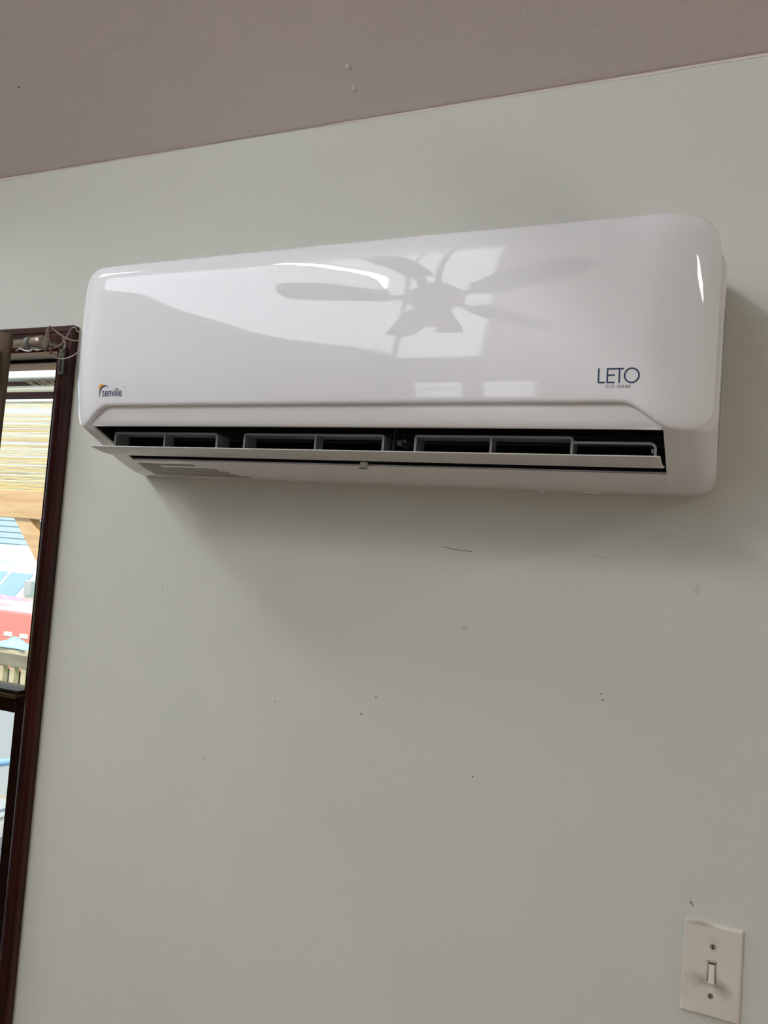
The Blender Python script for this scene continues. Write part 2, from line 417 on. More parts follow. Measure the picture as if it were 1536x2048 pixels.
for i in range(len(G)-1):
    for j in range(len(prof)-1):
        mid = (bxs[i]+bxs[i+1])/2
        if 13 <= j < 13+OUT_SUB and OX0 < mid < OX1: continue
        bm.faces.new((G[i][j], G[i+1][j], G[i+1][j+1], G[i][j+1]))
bm.faces.new(G[0]); bm.faces.new(G[-1][::-1])
for i in range(len(G)-1): bm.faces.new((G[i][0], G[i][-1], G[i+1][-1], G[i+1][0]))
# return edges of the outlet, so the shell reads 2 mm thick
a, b = prof[13], prof[13+OUT_SUB]
for (p, q) in ((a, (a[0]-.004, a[1]+.0022)), (b, (b[0]-.0015, b[1]+.003))):
    v = [bm.verts.new((X, WY-d, AZ+z)) for (d, z) in (p, q) for X in (OX0, OX1)]
    bm.faces.new((v[0], v[1], v[3], v[2]))
for X, e in ((OX0, -.0001), (OX1, .0001)):
    v = [bm.verts.new((X+e, WY-d, AZ+z)) for d, z in (a, b, (b[0]+.001, b[1]+.0035), (a[0]-.001, a[1]+.0025))]
    bm.faces.new(v)
house = obj('housing', bm, M_house, ac, smooth=True)
house.data.set_sharp_from_angle(angle=.45)
# --- dark outlet duct behind the opening
bm = bmesh.new()
dp = [(a[0]-.003, a[1]+.0015), (.178, .090), (.15, .135), (.09, .150), (.045, .11), (.050, .06), (b[0]-.0005, b[1]+.0025)]
A = [bm.verts.new((OX0, WY-d, AZ+z)) for d, z in dp]; B = [bm.verts.new((OX1, WY-d, AZ+z)) for d, z in dp]
for i in range(len(dp)-1): bm.faces.new((A[i], A[i+1], B[i+1], B[i]))
bm.faces.new(A); bm.faces.new(B[::-1])
obj('outlet_duct', bm, M_duct, ac, recalc=False)
# fine ribs on the duct's inner rear, seen at the right end
bm = bmesh.new()
for k in range(6): box(bm, OX0+.002, OX1-.002, WY-.060-.004*k, WY-.057-.004*k, AZ+.045+.011*k, AZ+.047+.011*k)
obj('duct_rib', bm, mat('duct_rib', (.03, .03, .022), .5), ac)
# --- vane frames behind the flap
def frame(x0, x1, div, z1, d=.166, dep=.030, r=.005, w=.0032, left=True, right=True, name='vane_frame'):
    bm = bmesh.new(); zbm = AZ+.0285; zt_ = AZ+z1
    yf, yb_ = WY-d, WY-d+dep
    # top rail, flat band with rounded shoulders
    pts = []
    if left: pts += [(x0, zbm)] + [(x0+r-r*math.cos(t*PI/8), zt_-r+r*math.sin(t*PI/8)) for t in range(5)]
    else: pts += [(x0, zt_)]
    if right: pts += [(x1-r+r*math.sin(t*PI/8), zt_-r+r*math.cos(t*PI/8)) for t in range(5)] + [(x1, zbm)]
    else: pts += [(x1, zt_)]
    inn = []
    n = len(pts)
    for i, p in enumerate(pts):
        q0 = Vector(pts[max(0, i-1)]); q1 = Vector(pts[min(n-1, i+1)]); t = (q1-q0).normalized(); nrm = Vector((t.y, -t.x))
        inn.append((p[0]+nrm.x*w, p[1]+nrm.y*w))
    F = [bm.verts.new((x, yf, z)) for x, z in pts]; Fi = [bm.verts.new((x, yf, z)) for x, z in inn]
    K = [bm.verts.new((x, yb_, z)) for x, z in pts]; Ki = [bm.verts.new((x, yb_, z)) for x, z in inn]
    for i in range(n-1):
        bm.faces.new((F[i], F[i+1], Fi[i+1], Fi[i])); bm.faces.new((F[i], K[i], K[i+1], F[i+1]))
        bm.faces.new((Fi[i], Fi[i+1], Ki[i+1], Ki[i])); bm.faces.new((K[i], Ki[i], Ki[i+1], K[i+1]))
    bm.faces.new((F[0], Fi[0], Ki[0], K[0])); bm.faces.new((F[-1], K[-1], Ki[-1], Fi[-1]))
    o = obj(name, bm, M_vane, ac)
    if div:
        obj('divider', boxes((div-.0013, div+.0013, yf+.0006, yb_-.008, zbm, zt_-w+.0005)), M_vane, o)
    return o
frame(-.8800, -.6866, -.7837, .0525); frame(-.6420, -.4204, -.5246, .0525); frame(-.3775, -.1714, -.2741, .0525)
frame(-.1714+.0005, -.0755, None, .0465, dep=.006, w=.0028, left=False, r=.008, name='vane_arm')
obj('pivot_pin', boxes((-.0815, -.0785, WY-.164, WY-.158, AZ+.034, AZ+.039)), M_vane, ac, bevel=.001)
# centre post and screw boss
bm = boxes((-.4140, -.4128, WY-.150, WY-.140, AZ+.03, AZ+.10)); tube(bm, [(-.405, WY-.15, AZ+.044), (-.405, WY-.12, AZ+.044)], .004, 10); tube(bm, [(-.398, WY-.15, AZ+.0465), (-.398, WY-.12, AZ+.0465)], .0025, 10)
obj('centre_post', bm, mat('post_dark', (.06, .062, .06), .5), ac)
# --- air flap
bm = bmesh.new(); ts = [i/10 for i in range(11)]
top_ = [(.1895-.078*t, .0275-.0045*math.sin(PI*min(1, t*.9))) for t in ts]; bot_ = [(d+(.0004 if i == 0 else 0), z-(.0018+.0018*math.sin(PI*i/10))) for i, (d, z) in enumerate(top_)]
sec = top_ + bot_[::-1]
prism(bm, [(WY-d, AZ+z) for d, z in sec], 'x', OX0+.0012, OX1-.0012)
obj('air_flap', bm, M_flap, ac, bevel=.0008)
obj('flap_latch', boxes((-.4850, -.4745, WY-.1005, WY-.0925, AZ+.0140, AZ+.0235)), M_house, ac, bevel=.001)
obj('latch_gap', boxes((-.4858, -.4737, WY-.1008, WY-.1000, AZ+.0135, AZ+.0146)), M_slot, ac)
for clip in ((-.242, -.236, WY-.010, WY-.001, AZ-.0022, AZ+.002), (-.182, -.160, WY-.012, WY-.001, AZ-.0012, AZ+.001), (-.79, -.775, WY-.012, WY-.001, AZ-.0010, AZ+.001)):
    obj('bottom_clip', boxes(clip), M_house, ac, bevel=.0006)
# side snap cover lines on the right end
bm = bmesh.new(); tube(bm, spline([(AX1+.0002, WY-.028, AZ+.245), (AX1+.0002, WY-.040, AZ+.20), (AX1+.0002, WY-.030, AZ+.12), (AX1+.0002, WY-.045, AZ+.06), (AX1-.002, WY-.035, AZ+.024)], 6), .0006, 5)
obj('side_seam', bm, M_sticker, ac)
# --- caution sticker under the left end: print bars on the sloping underside
def under(d):
    i = None
    for (d0, z0), (d1, z1) in zip(PROF[14:], PROF[15:]):
        if d1 <= d <= d0: return z0+(z1-z0)*(d0-d)/(d0-d1)
    return PROF[14][1]
def strip(bm, x0, x1, d0, d1, skew=.0):
    n = 4
    for i in range(n):
        da, db = d0+(d1-d0)*i/n, d0+(d1-d0)*(i+1)/n
        v = [bm.verts.new(p) for p in ((x0+skew*i/n, WY-da, AZ+under(da)-.0004), (x1, WY-da, AZ+under(da)-.0004), (x1, WY-db, AZ+under(db)-.0004), (x0+skew*(i+1)/n, WY-db, AZ+under(db)-.0004))]
        bm.faces.new(v)
bm = bmesh.new()
strip(bm, -.905, -.79, .079, .074); strip(bm, -.905, -.865, .072, .030); strip(bm, -.862, -.755, .066, .060); strip(bm, -.862, -.74, .056, .050)
strip(bm, -.862, -.73, .046, .040); strip(bm, -.862, -.71, .036, .029)
obj('caution_sticker', bm, M_sticker, ac, recalc=False)

# --- lettering, draped on the panel
def on_panel(x, z, e=.0004): return Vector((x, WY-panel_d(x, z, 0)-e, z))
def drape(bm_flat, name, material, e=.0004):
    """flat bmesh in (x, z) -> thin print following the panel"""
    for v in bm_flat.verts: v.co = on_panel(v.co.x, v.co.z, e)
    return obj(name, bm_flat, material, panel, recalc=False)
def stroke(bm, x0, z0, x1, z1, w):
    d = Vector((x1-x0, z1-z0)); n = Vector((-d.y, d.x)).normalized()*w/2; k = 6
    P = [[bm.verts.new((x0+d.x*i/k+s*n.x, 0, z0+d.y*i/k+s*n.y)) for s in (1, -1)] for i in range(k+1)]
    for p, q in zip(P, P[1:]): bm.faces.new((p[0], p[1], q[1], q[0]))
def ring(bm, cx, cz_, rx, rz, w, a0=0, a1=2*PI, n=40, taper=0):
    P = []
    for i in range(n+1):
        t = i/n; a = a0+(a1-a0)*t; ww = w*(1 if not taper else max(.12, math.sin(PI*min(1, .06+.94*t))))
        P.append([bm.verts.new((cx+(rx+s*ww/2)*math.cos(a), 0, cz_+(rz+s*ww/2)*math.sin(a))) for s in (1, -1)])
    for p, q in zip(P, P[1:]): bm.faces.new((p[0], p[1], q[1], q[0]))
# LETO
zb0, zt0, w0 = AZ+.1075, AZ+.1245, .0017
bm = bmesh.new()
xL, xE, xT, xO = -.1400, -.1302, -.1170, -.1035
stroke(bm, xL, zt0, xL, zb0, w0); stroke(bm, xL-w0/2, zb0+w0/2, xL+.0072, zb0+w0/2, w0)
stroke(bm, xE, zt0, xE, zb0, w0); stroke(bm, xE-w0/2, zb0+w0/2, xE+.0082, zb0+w0/2, w0); stroke(bm, xE, (zb0+zt0)/2+.0005, xE+.0082, (zb0+zt0)/2+.0005, w0)
stroke(bm, xE-w0/2, zt0-w0/2, xT+.0048, zt0-w0/2, w0); stroke(bm, xT, zt0, xT, zb0, w0)
ring(bm, xO, (zb0+zt0)/2, .0078, .0080, w0)
drape(bm, 'lettering', M_navy)
def text_bm(s, x, z, height, sx, spacing=1.0):
    cu = bpy.data.curves.new('t', 'FONT'); cu.body = s; cu.size = 1; cu.space_character = spacing; cu.resolution_u = 3
    to = bpy.data.objects.new('t', cu); C.objects.link(to)
    dg = bpy.context.evaluated_depsgraph_get(); me = bpy.data.meshes.new_from_object(to.evaluated_get(dg))
    bm = bmesh.new(); bm.from_mesh(me); bpy.data.objects.remove(to); bpy.data.curves.remove(cu); bpy.data.meshes.remove(me)
    k = height/.7
    for v in bm.verts: v.co = Vector((x+v.co.x*k*sx, 0, z+v.co.y*k))
    return bm
drape(text_bm('ECO SERIES', -.1315, AZ+.1022, .0034, .86, 1.32), 'lettering', M_grey)
# brand mark: condensed word under a dark arc with an orange sun behind it
drape(text_bm('senville', -.8755, AZ+.1002, .0125, .77, .97), 'lettering', M_navy)
bm = bmesh.new(); ring(bm, -.8695, AZ+.1020, .0112, .0140, .0022, PI*1.08, PI*.22, 30, taper=1)
drape(bm, 'emblem_arc', M_navy, .0005)
bm = bmesh.new()
c = bm.verts.new((-.8765, 0, AZ+.1125)); rim = []
for k in range(13):
    a = PI*.12+PI*1.02*k/12; r = .0062*(1 if k % 2 else .86); rim.append(bm.verts.new((-.8765+r*math.cos(a)*.95, 0, AZ+.1125+r*math.sin(a)*1.1)))
for k in range(12): bm.faces.new((c, rim[k], rim[k+1]))
drape(bm, 'emblem_sun', M_orange, .0003)
bm = bmesh.new(); ring(bm, -.8315, AZ+.1135, .0008, .0009, .0004, n=10); drape(bm, 'registered_mark', M_navy)
rebase(ac, (AX0+AW/2, WY, AZ))

# ================================================================== LIGHT SWITCH
sw = empty('light_switch')
tag(sw, 'almond toggle light switch with smudged cover plate on the wall', 'light switch')
sx, sz, hw, hh = .0128, 1.2222, .0345, .0570
bm = bmesh.new()
rings = []
for (ix, d) in ((0, 0), (0, .0030), (.0008, .0042), (.0022, .0052), (.0040, .0058)):
    rings.append([bm.verts.new((sx+a*(hw-ix), WY-d, sz+b*(hh-ix))) for a, b in ((-1, -1), (1, -1), (1, 1), (-1, 1))])
for p, q in zip(rings, rings[1:]):
    for k in range(4): bm.faces.new((p[k], p[(k+1) % 4], q[(k+1) % 4], q[k]))
# front face with a rectangular hole for the toggle
hole = [bm.verts.new((sx+a*.0054, WY-.0058, sz+b*.0122)) for a, b in ((-1, -1), (1, -1), (1, 1), (-1, 1))]
holeb = [bm.verts.new((sx+a*.0054, WY-.0030, sz+b*.0122)) for a, b in ((-1, -1), (1, -1), (1, 1), (-1, 1))]
for k in range(4):
    bm.faces.new((rings[-1][k], rings[-1][(k+1) % 4], hole[(k+1) % 4], hole[k])); bm.faces.new((hole[k], hole[(k+1) % 4], holeb[(k+1) % 4], holeb[k]))
# plate material: almond with grime around the toggle and worn top edge
Mp = M_plate; nt = Mp.node_tree; b_ = nt.nodes['Principled BSDF']
src = b_.inputs['Base Color'].links[0].from_socket
geo = nt.nodes.new('ShaderNodeNewGeometry')
def blob(cx, cy, cz_, rx, rz, amt, prev, col=(.33, .28, .24)):
    s = nt.nodes.new('ShaderNodeVectorMath'); s.operation = 'SUBTRACT'; s.inputs[1].default_value = (cx, cy, cz_)
    nt.links.new(geo.outputs['Position'], s.inputs[0])
    d = nt.nodes.new('ShaderNodeVectorMath'); d.operation = 'MULTIPLY'; d.inputs[1].default_value = (1/rx, 0, 1/rz); nt.links.new(s.outputs[0], d.inputs[0])
    l = nt.nodes.new('ShaderNodeVectorMath'); l.operation = 'LENGTH'; nt.links.new(d.outputs[0], l.inputs[0])
    n = nt.nodes.new('ShaderNodeTexNoise'); n.inputs['Scale'].default_value = 140; n.inputs['Detail'].default_value = 3; nt.links.new(geo.outputs['Position'], n.inputs['Vector'])
    ad = nt.nodes.new('ShaderNodeMath'); ad.operation = 'MULTIPLY_ADD'; ad.inputs[1].default_value = 1.1; nt.links.new(n.outputs['Fac'], ad.inputs[0]); nt.links.new(l.outputs['Value'], ad.inputs[2])
    mr = nt.nodes.new('ShaderNodeMapRange'); mr.inputs['From Min'].default_value = .45; mr.inputs['From Max'].default_value = 1.55; mr.inputs['To Min'].default_value = amt; mr.inputs['To Max'].default_value = 0
    nt.links.new(ad.outputs[0], mr.inputs['Value'])
    mx = nt.nodes.new('ShaderNodeMix'); mx.data_type = 'RGBA'; mx.inputs['B'].default_value = (*col, 1)
    nt.links.new(mr.outputs[0], mx.inputs['Factor']); nt.links.new(prev, mx.inputs['A']); return mx.outputs['Result']
s_ = blob(sx-.013, 0, 1.2085, .019, .010, .8, src); s_ = blob(sx+.014, 0, 1.2020, .013, .015, .75, s_); s_ = blob(sx, 0, 1.2580, .010, .008, .3, s_)
s_ = blob(sx-.016, 0, sz+hh-.002, .020, .0035, .9, s_, (.20, .18, .15))
nt.links.new(s_, b_.inputs['Base Color'])
obj('cover_plate', bm, M_plate, sw, bevel=.0006)
obj('toggle_collar', boxes((sx-.0052, sx-.0042, WY-.0066, WY-.003, sz-.012, sz+.012), (sx+.0042, sx+.0052, WY-.0066, WY-.003, sz-.012, sz+.012), (sx-.0052, sx+.0052, WY-.0066, WY-.003, sz+.0110, sz+.0120), (sx-.0052, sx+.0052, WY-.0066, WY-.003, sz-.0120, sz-.0110)), M_toggle, sw)
obj('switch_recess', boxes((sx-.0054, sx+.0054, WY-.0034, WY-.001, sz-.0122, sz+.0122)), M_slot, sw)
bm = bmesh.new()
prism(bm, [(WY-.003, sz+.0085), (WY-.0058, sz+.0080), (WY-.0085, sz+.002), (WY-.0160, sz-.0105), (WY-.0150, sz-.0135), (WY-.0105, sz-.0120), (WY-.003, sz-.0060)], 'x', sx-.0036, sx+.0036)
obj('toggle', bm, M_toggle, sw, bevel=.0008)
for dz in (.0300, -.0302):
    bm = bmesh.new(); tube(bm, [(sx, WY-.0057, sz+dz), (sx, WY-.0066, sz+dz)], [.0036, .0031], 16)
    o = obj('screw', bm, M_screw, sw)
    obj('screw_slot', boxes((sx-.0006, sx+.0006, WY-.0069, WY-.0064, sz+dz-.0030, sz+dz+.0030)), M_slot, o)
rebase(sw, (sx, WY, sz))

# ================================================================== CURTAIN, ROD, WIRES
cur = empty('curtain')
tag(cur, 'taupe brown fabric curtain gathered on the rod at the left window', 'curtain')
bm = bmesh.new(); N = 150; rows = [.30+(2.066-.30)*i/40 for i in range(41)]
front = []
for z in rows:
    g = []
    for i in range(N+1):
        t = i/N; x = -2.02+(.8085)*t; f = 1 if z < 2.02 else .5
        y = WY-.080-.014*f*math.sin(t*46+.25*math.sin(z*3))-.006*math.sin(t*97+z) - (.004 if z > 2.03 else 0)
        if t > .93: e = min(1, (t-.93)/.05); y = y*(1-e)+(WY-.101+(.012*(t-.985)/.015 if t > .985 else 0))*e
        g.append(bm.verts.new((x+.004*math.sin(z*5+t*9), y, z)))
    front.append(g)
for p, q in zip(front, front[1:]):
    for i in range(N): bm.faces.new((p[i], p[i+1], q[i+1], q[i]))
o = obj('curtain_cloth', bm, M_curtain, cur, smooth=True)
so_ = o.modifiers.new('thick', 'SOLIDIFY'); so_.thickness = .0022
bm = bmesh.new()
tube(bm, spline([(-1.224, WY-.104, 2.03), (-1.226, WY-.106, 2.00), (-1.224, WY-.108, 1.975), (-1.232, WY-.110, 1.955), (-1.250, WY-.110, 1.945), (-1.275, WY-.106, 1.950)], 6), [.004+.002*math.sin(k/6) for k in range(31)], 10)
obj('fold', bm, M_curtain, cur, smooth=True)
rebase(cur, (-1.6, WY-.08, .3))

rod = empty('curtain_rod')
tag(rod, 'metal curtain rod with end ring above the left window', 'curtain rod')
RY, RZ = WY-.080, 2.0495
bm = bmesh.new(); tube(bm, [(-2.12, RY, RZ), (-1.146, RY, RZ)], .0080, 16)
obj('rod', bm, M_metal, rod, smooth=True)
bm = bmesh.new(); tube(bm, [(-1.183, RY, RZ), (-1.182, RY, RZ), (-1.174, RY, RZ), (-1.173, RY, RZ)], [.0105, .0115, .0115, .0105], 18)
obj('ring', bm, M_ring, rod, smooth=True)
bm = bmesh.new(); tube(bm, [(-1.170, RY, RZ), (-1.165, RY, RZ), (-1.158, RY, RZ), (-1.150, RY, RZ), (-1.142, RY, RZ), (-1.139, RY, RZ)], [.0105, .0110, .0112, .0125, .0115, .006], 18)
obj('finial', bm, mat('finial', (.30, .24, .19), .3, metal=.7), rod, smooth=True)
bm = bmesh.new(); tube(bm, spline([(-1.215, RY+.004, RZ-.012), (-1.200, RY, RZ-.0095), (-1.188, RY, RZ-.0130), (-1.176, RY, RZ-.0145), (-1.168, RY, RZ-.0110), (-1.158, RY, RZ-.0135), (-1.148, RY, RZ-.0120)], 5), .0013, 8)  # white strand modelled in place of a bright glint below the rod
obj('rod_glint', bm, mat('glint_white', (.85, .84, .82), .5), rod, smooth=True)['label'] = 'thin white strand standing in for a glint under the rod'
# wall bracket arm and its slotted plate
bm = boxes((-1.1690, -1.1545, WY-.0185, WY-.0145, 2.006, 2.062))
bm2 = boxes((-1.1680, -1.1560, WY-.078, WY-.0185, 2.056, 2.060))
bp_ = obj('bracket_plate', bm, M_brk, rod, bevel=.001); obj('bracket_arm', bm2, M_brk, rod, bevel=.001)
obj('slot', boxes((-1.1640, -1.1598, WY-.0192, WY-.0183, 2.0125, 2.040)), M_slot, bp_)
rebase(rod, (-1.6, RY, RZ))

wires = empty('wire_bundle')
tag(wires, 'thin brown-grey wires looped between rod end and air conditioner', 'wire')
W = [[(-1.150, RY+.01, 2.052), (-1.160, WY-.06, 2.075), (-1.158, WY-.055, 2.088), (-1.150, WY-.050, 2.080), (-1.125, WY-.045, 2.066), (-1.098, WY-.045, 2.0610), (-1.05, WY-.05, 2.064), (-1.0, WY-.04, 2.07), (-.955, WY-.02, 2.07)],
     [(-1.160, RY+.01, 2.045), (-1.155, WY-.062, 2.038), (-1.140, WY-.055, 2.0290), (-1.122, WY-.050, 2.0270), (-1.105, WY-.046, 2.0330), (-1.08, WY-.045, 2.046), (-1.02, WY-.04, 2.06), (-.955, WY-.02, 2.06)],
     [(-1.150, RY+.01, 2.040), (-1.140, WY-.050, 2.050), (-1.128, WY-.046, 2.064), (-1.118, WY-.044, 2.084), (-1.108, WY-.044, 2.086), (-1.098, WY-.044, 2.077), (-1.06, WY-.05, 2.07), (-.96, WY-.02, 2.07)],
     [(-1.152, RY+.02, 2.060), (-1.150, WY-.055, 2.040), (-1.138, WY-.05, 2.036), (-1.124, WY-.048, 2.052), (-1.130, WY-.05, 2.066)],
     [(-1.160, WY-.058, 2.086), (-1.158, WY-.056, 2.060), (-1.150, WY-.054, 2.034), (-1.136, WY-.052, 2.028)]]
for k, p in enumerate(W):
    bm = bmesh.new(); tube(bm, spline(p, 7), .0011 if k < 3 else .0013, 7)
    obj('wire', bm, M_wire if k != 1 else mat('pale_wire', (.5, .45, .42), .3), wires, smooth=True)
rebase(wires, (-1.15, WY-.05, 2.05))

# ================================================================== CEILING FAN (behind the camera; the panel mirrors it)
FX, FY = -1.03, -.95
fan = empty('ceiling_fan')
tag(fan, 'brown five-blade ceiling fan with glass shades, mirrored in the glossy panel', 'ceiling fan')
fz = cz(FY); hz = fz-.82
bm = bmesh.new(); tube(bm, [(FX, FY, fz+.02), (FX, FY, fz-.03), (FX, FY, fz-.07), (FX, FY, fz-.085)], [.085, .08, .05, .02], 24); obj('canopy', bm, M_fan, fan, smooth=True)
bm = bmesh.new(); tube(bm, [(FX, FY, fz-.07), (FX, FY, hz+.05)], .014, 12); obj('downrod', bm, M_fan, fan, smooth=True)
bm = bmesh.new(); tube(bm, [(FX, FY, hz+.07), (FX, FY, hz+.06), (FX, FY, hz+.02), (FX, FY, hz-.03), (FX, FY, hz-.06), (FX, FY, hz-.10), (FX, FY, hz-.12)], [.03, .07, .12, .12, .09, .06, .04], 28); obj('motor_housing', bm, M_fan, fan, smooth=True)
for k in range(5):
    a = 2*PI*k/5+.35
    bm = bmesh.new(); prism(bm, [(.10, -.02), (.20, -.02), (.24, -.05), (.26, 0), (.24, .05), (.20, .02), (.10, .02)], 'z', -.004, .004); arm = obj('blade_arm', bm, M_fan, fan)
    bm = bmesh.new(); out = [(.19, -.055), (.45, -.07), (.60, -.072)] + [(.60+.07*math.sin(t*PI/8), -.072*math.cos(t*PI/8)) for t in range(1, 8)] + [(.60, .072), (.45, .07), (.19, .055)]
    prism(bm, out, 'z', .004, .012); bl = obj('blade', bm, M_fan, arm)
    arm.location = (FX, FY, hz-.01); arm.rotation_euler = (.2, 0, a); arm.rotation_mode = 'ZYX'
    arm.rotation_euler = (.2, 0, a)
for k in range(3):
    a = 2*PI*k/3+.9; c = Vector((FX+.11*math.cos(a), FY+.11*math.sin(a), hz-.13))
    bm = bmesh.new(); tube(bm, [c+Vector((0, 0, .03)), c, c-Vector((0, 0, .04)), c-Vector((0, 0, .08))], [.02, .035, .05, .06], 20, caps=False); obj('glass_shade', bm, M_shade, fan, smooth=True)
rebase(fan, (FX, FY, fz))

# ================================================================== OUTSIDE, THROUGH THE WINDOW
M_deck = wood('deck_boards', (.30, .30, .30), (.42, .42, .41), 5, .7, (8, .6, 1), bump=.2)
M_cedar = wood('porch_lumber', (.62, .36, .16), (.75, .48, .24), 5, .6, (.6, 6, 6), bump=.2)
M_rail = wood('rail_lumber', (.52, .42, .26), (.66, .56, .36), 6, .7, (.6, 6, 6), bump=.2)
M_grass = mat('lawn', (.22, .38, .08), .9, var=.35, vscale=5)
# ground, deck
gr = obj('ground', boxes((-40, 6, 3.75, 60, -.8, -.6)), M_grass); gr['kind'] = 'structure'
deck = empty('deck'); deck['kind'] = 'structure'
for k in range(17):
    y0 = WY+T+.01+k*.148
    obj('board', boxes((-6.5, .5, y0, y0+.140, -.04, 0)), M_deck, deck)
obj('joist', boxes(*[(x, x+.04, WY+T+.02, 3.77, -.2, -.0405) for x in (-6.4, -5, -3.6, -2.2, -.8, .4)]), M_deck, deck)
# porch frame
porch = empty('porch_frame')
tag(porch, 'orange-tan lumber porch beam with diagonal brace outside the window', 'porch frame')
PY = 3.40
obj('beam', boxes((-6.4, .4, PY, PY+.09, 1.764, 1.928)), M_cedar, porch, bevel=.004)
obj('upper_beam', boxes((-6.4, .4, PY+.10, PY+.19, 2.476, 2.66)), wood('beam_stain', (.045, .010, .004), (.09, .022, .010), 6, .6, (.6, 6, 6)), porch, bevel=.004)['label'] = 'dark red-brown upper beam'
obj('fascia', boxes((-6.4, .4, PY-.02, PY+.08, 2.592, 2.664)), M_whitestrip, porch, bevel=.004)['label'] = 'white fascia board'
bm = bmesh.new(); tube(bm, [(-6.3, PY+.03, 2.536), (.3, PY+.03, 2.536)], .0185, 16); obj('pole', bm, M_cream, porch, smooth=True)['label'] = 'cream round pole'
bm = bmesh.new(); rr = random.Random(3)
for k in range(26):
    x0 = -3.9+rr.random()*.24; x1 = x0+.10*rr.random()+.02
    tube(bm, spline([(x0, PY+.02, 2.592), ((x0+x1)/2, PY+.03, 2.572-.012*rr.random()), (x1, PY+.03, 2.554)], 4), .001+.0016*rr.random(), 4)
tag(obj('cobweb', bm, M_web, porch), kind='stuff')
for x in (-6.3, -3.57, .3):
    obj('post', boxes((x, x+.09, PY+.01, PY+.0895, 0, 1.763)), M_cedar, porch, bevel=.004)
    obj('post', boxes((x, x+.09, PY+.10, PY+.1895, 1.9, 2.4755)), M_cedar, porch, bevel=.004)
    bm = bmesh.new(); prism(bm, [(x-.265, 1.763), (x-.14, 1.763), (x, 1.60), (x, 1.455)], 'y', PY+.012, PY+.085); obj('brace', bm, M_cedar, porch)
# bamboo blind: white head strip, then slats one by one
blind = empty('bamboo_blind')
obj('head_strip', boxes((-5.8, -3.2, PY+.035, PY+.055, 2.462, 2.4755)), M_whitestrip, blind)
tag(blind, 'yellow bamboo roll-up blind hanging outside above the porch beam', 'blind')
cols = [(.80, .58, .24), (.86, .70, .36), (.88, .78, .52), (.92, .88, .74), (.78, .54, .20)]
bmats = [wood('bamboo', c, tuple(min(1, v*1.1) for v in c), 14, .35, (.5, 6, 6), spec=.6) for c in cols]
z = 1.932; k = 0; rb = random.Random(12)
protos = []
for i in range(3):
    bm = bmesh.new(); n = 12; rr_ = []
    for j in range(n+1):
        x = -1.3+2.6*j/n; q = .0032*rb.uniform(.8, 1.2); dz = rb.uniform(-.0013, .0013)
        rr_.append([bm.verts.new((x, q*math.cos(a*PI/3), dz+q*1.0*math.sin(a*PI/3))) for a in range(6)])
    for p, q in zip(rr_, rr_[1:]):
        for a in range(6): bm.faces.new((p[a], p[(a+1) % 6], q[(a+1) % 6], q[a]))
    for mt in bmats:
        me = bpy.data.meshes.new('slat'); bm.to_mesh(me); me.materials.append(mt); protos.append(me)
    bm.free()
while z < 2.456:
    lo = max(0, min(1, (2.45-z)/.5)); wt = [.5+2*lo, 1+lo, 1, 1.6-1.4*lo, .2+2.2*lo*lo]
    ci = rb.choices(range(5), wt)[0]
    o = bpy.data.objects.new('slat', protos[5*rb.randrange(3)+ci]); C.objects.link(o); o.parent = blind
    s = rb.uniform(.8, 1.25); o.location = (-4.5+rb.uniform(-.12, .12), PY+.045, z); o.scale = (1, 1, s); z += .0069*s*rb.uniform(.97, 1.10); k += 1
# railing
rail = empty('deck_railing')
tag(rail, 'sandy wooden deck railing with upright balusters outside the window', 'railing')
RYY = 3.56
obj('cap_rail', boxes((-6.4, .4, RYY-.05, RYY+.08, .952, .985)), M_rail, rail, bevel=.004)
obj('top_rail', boxes((-6.4, .4, RYY, RYY+.04, .872, .951)), M_rail, rail, bevel=.003)
obj('bottom_rail', boxes((-6.4, .4, RYY, RYY+.04, .08, .16)), M_rail, rail, bevel=.003)
bm = boxes((-.019, .019, -.019, .019, .16, .871)); me = bpy.data.meshes.new('baluster'); bmesh.ops.recalc_face_normals(bm, faces=bm.faces); bm.to_mesh(me); bm.free(); me.materials.append(M_rail)
x = -3.895-.092*26
while x < .38:
    if min(abs(x-(px+.045)) for px in (-6.3, -3.57, .3)) > .0:
        o = bpy.data.objects.new('baluster', me); C.objects.link(o); o.parent = rail; o.location = (x, RYY+.02, 0)
    x += .092
# pale blue cloth lying over the rail
bm = bmesh.new(); P = []
for i in range(31):
    x = -4.9+1.15*i/30; r_ = []
    for j, (y, z) in enumerate(((RYY-.058, .90), (RYY-.060, .95), (RYY-.052, .990), (RYY+.0, 1.02), (RYY+.05, 1.03), (RYY+.086, .99), (RYY+.09, .90))):
        f = 1.0 if i < 22 else 1-.55*(i-22)/8
        zz = z if j in (0, 1, 5, 6) else .990+(z-.990+.03*math.sin(i*.9+j))*f
        if j in (0, 1): zz = .992-(.992-z)*0 - (.010 if j == 0 else 0)
        r_.append(bm.verts.new((x, y-.004*math.sin(i*1.3), max(zz, .9885) if j not in (5, 6) else zz)))
    P.append(r_)
for p, q in zip(P, P[1:]):
    for j in range(6): bm.faces.new((p[j], p[j+1], q[j+1], q[j]))
o = obj('draped_cloth', bm, mat('pale_blue_cloth', (.38, .58, .66), .7, var=.15, vscale=12), smooth=True)
o.modifiers.new('thick', 'SOLIDIFY').thickness = .003
tag(o, 'pale blue cloth lying over the deck railing outside', 'cloth')
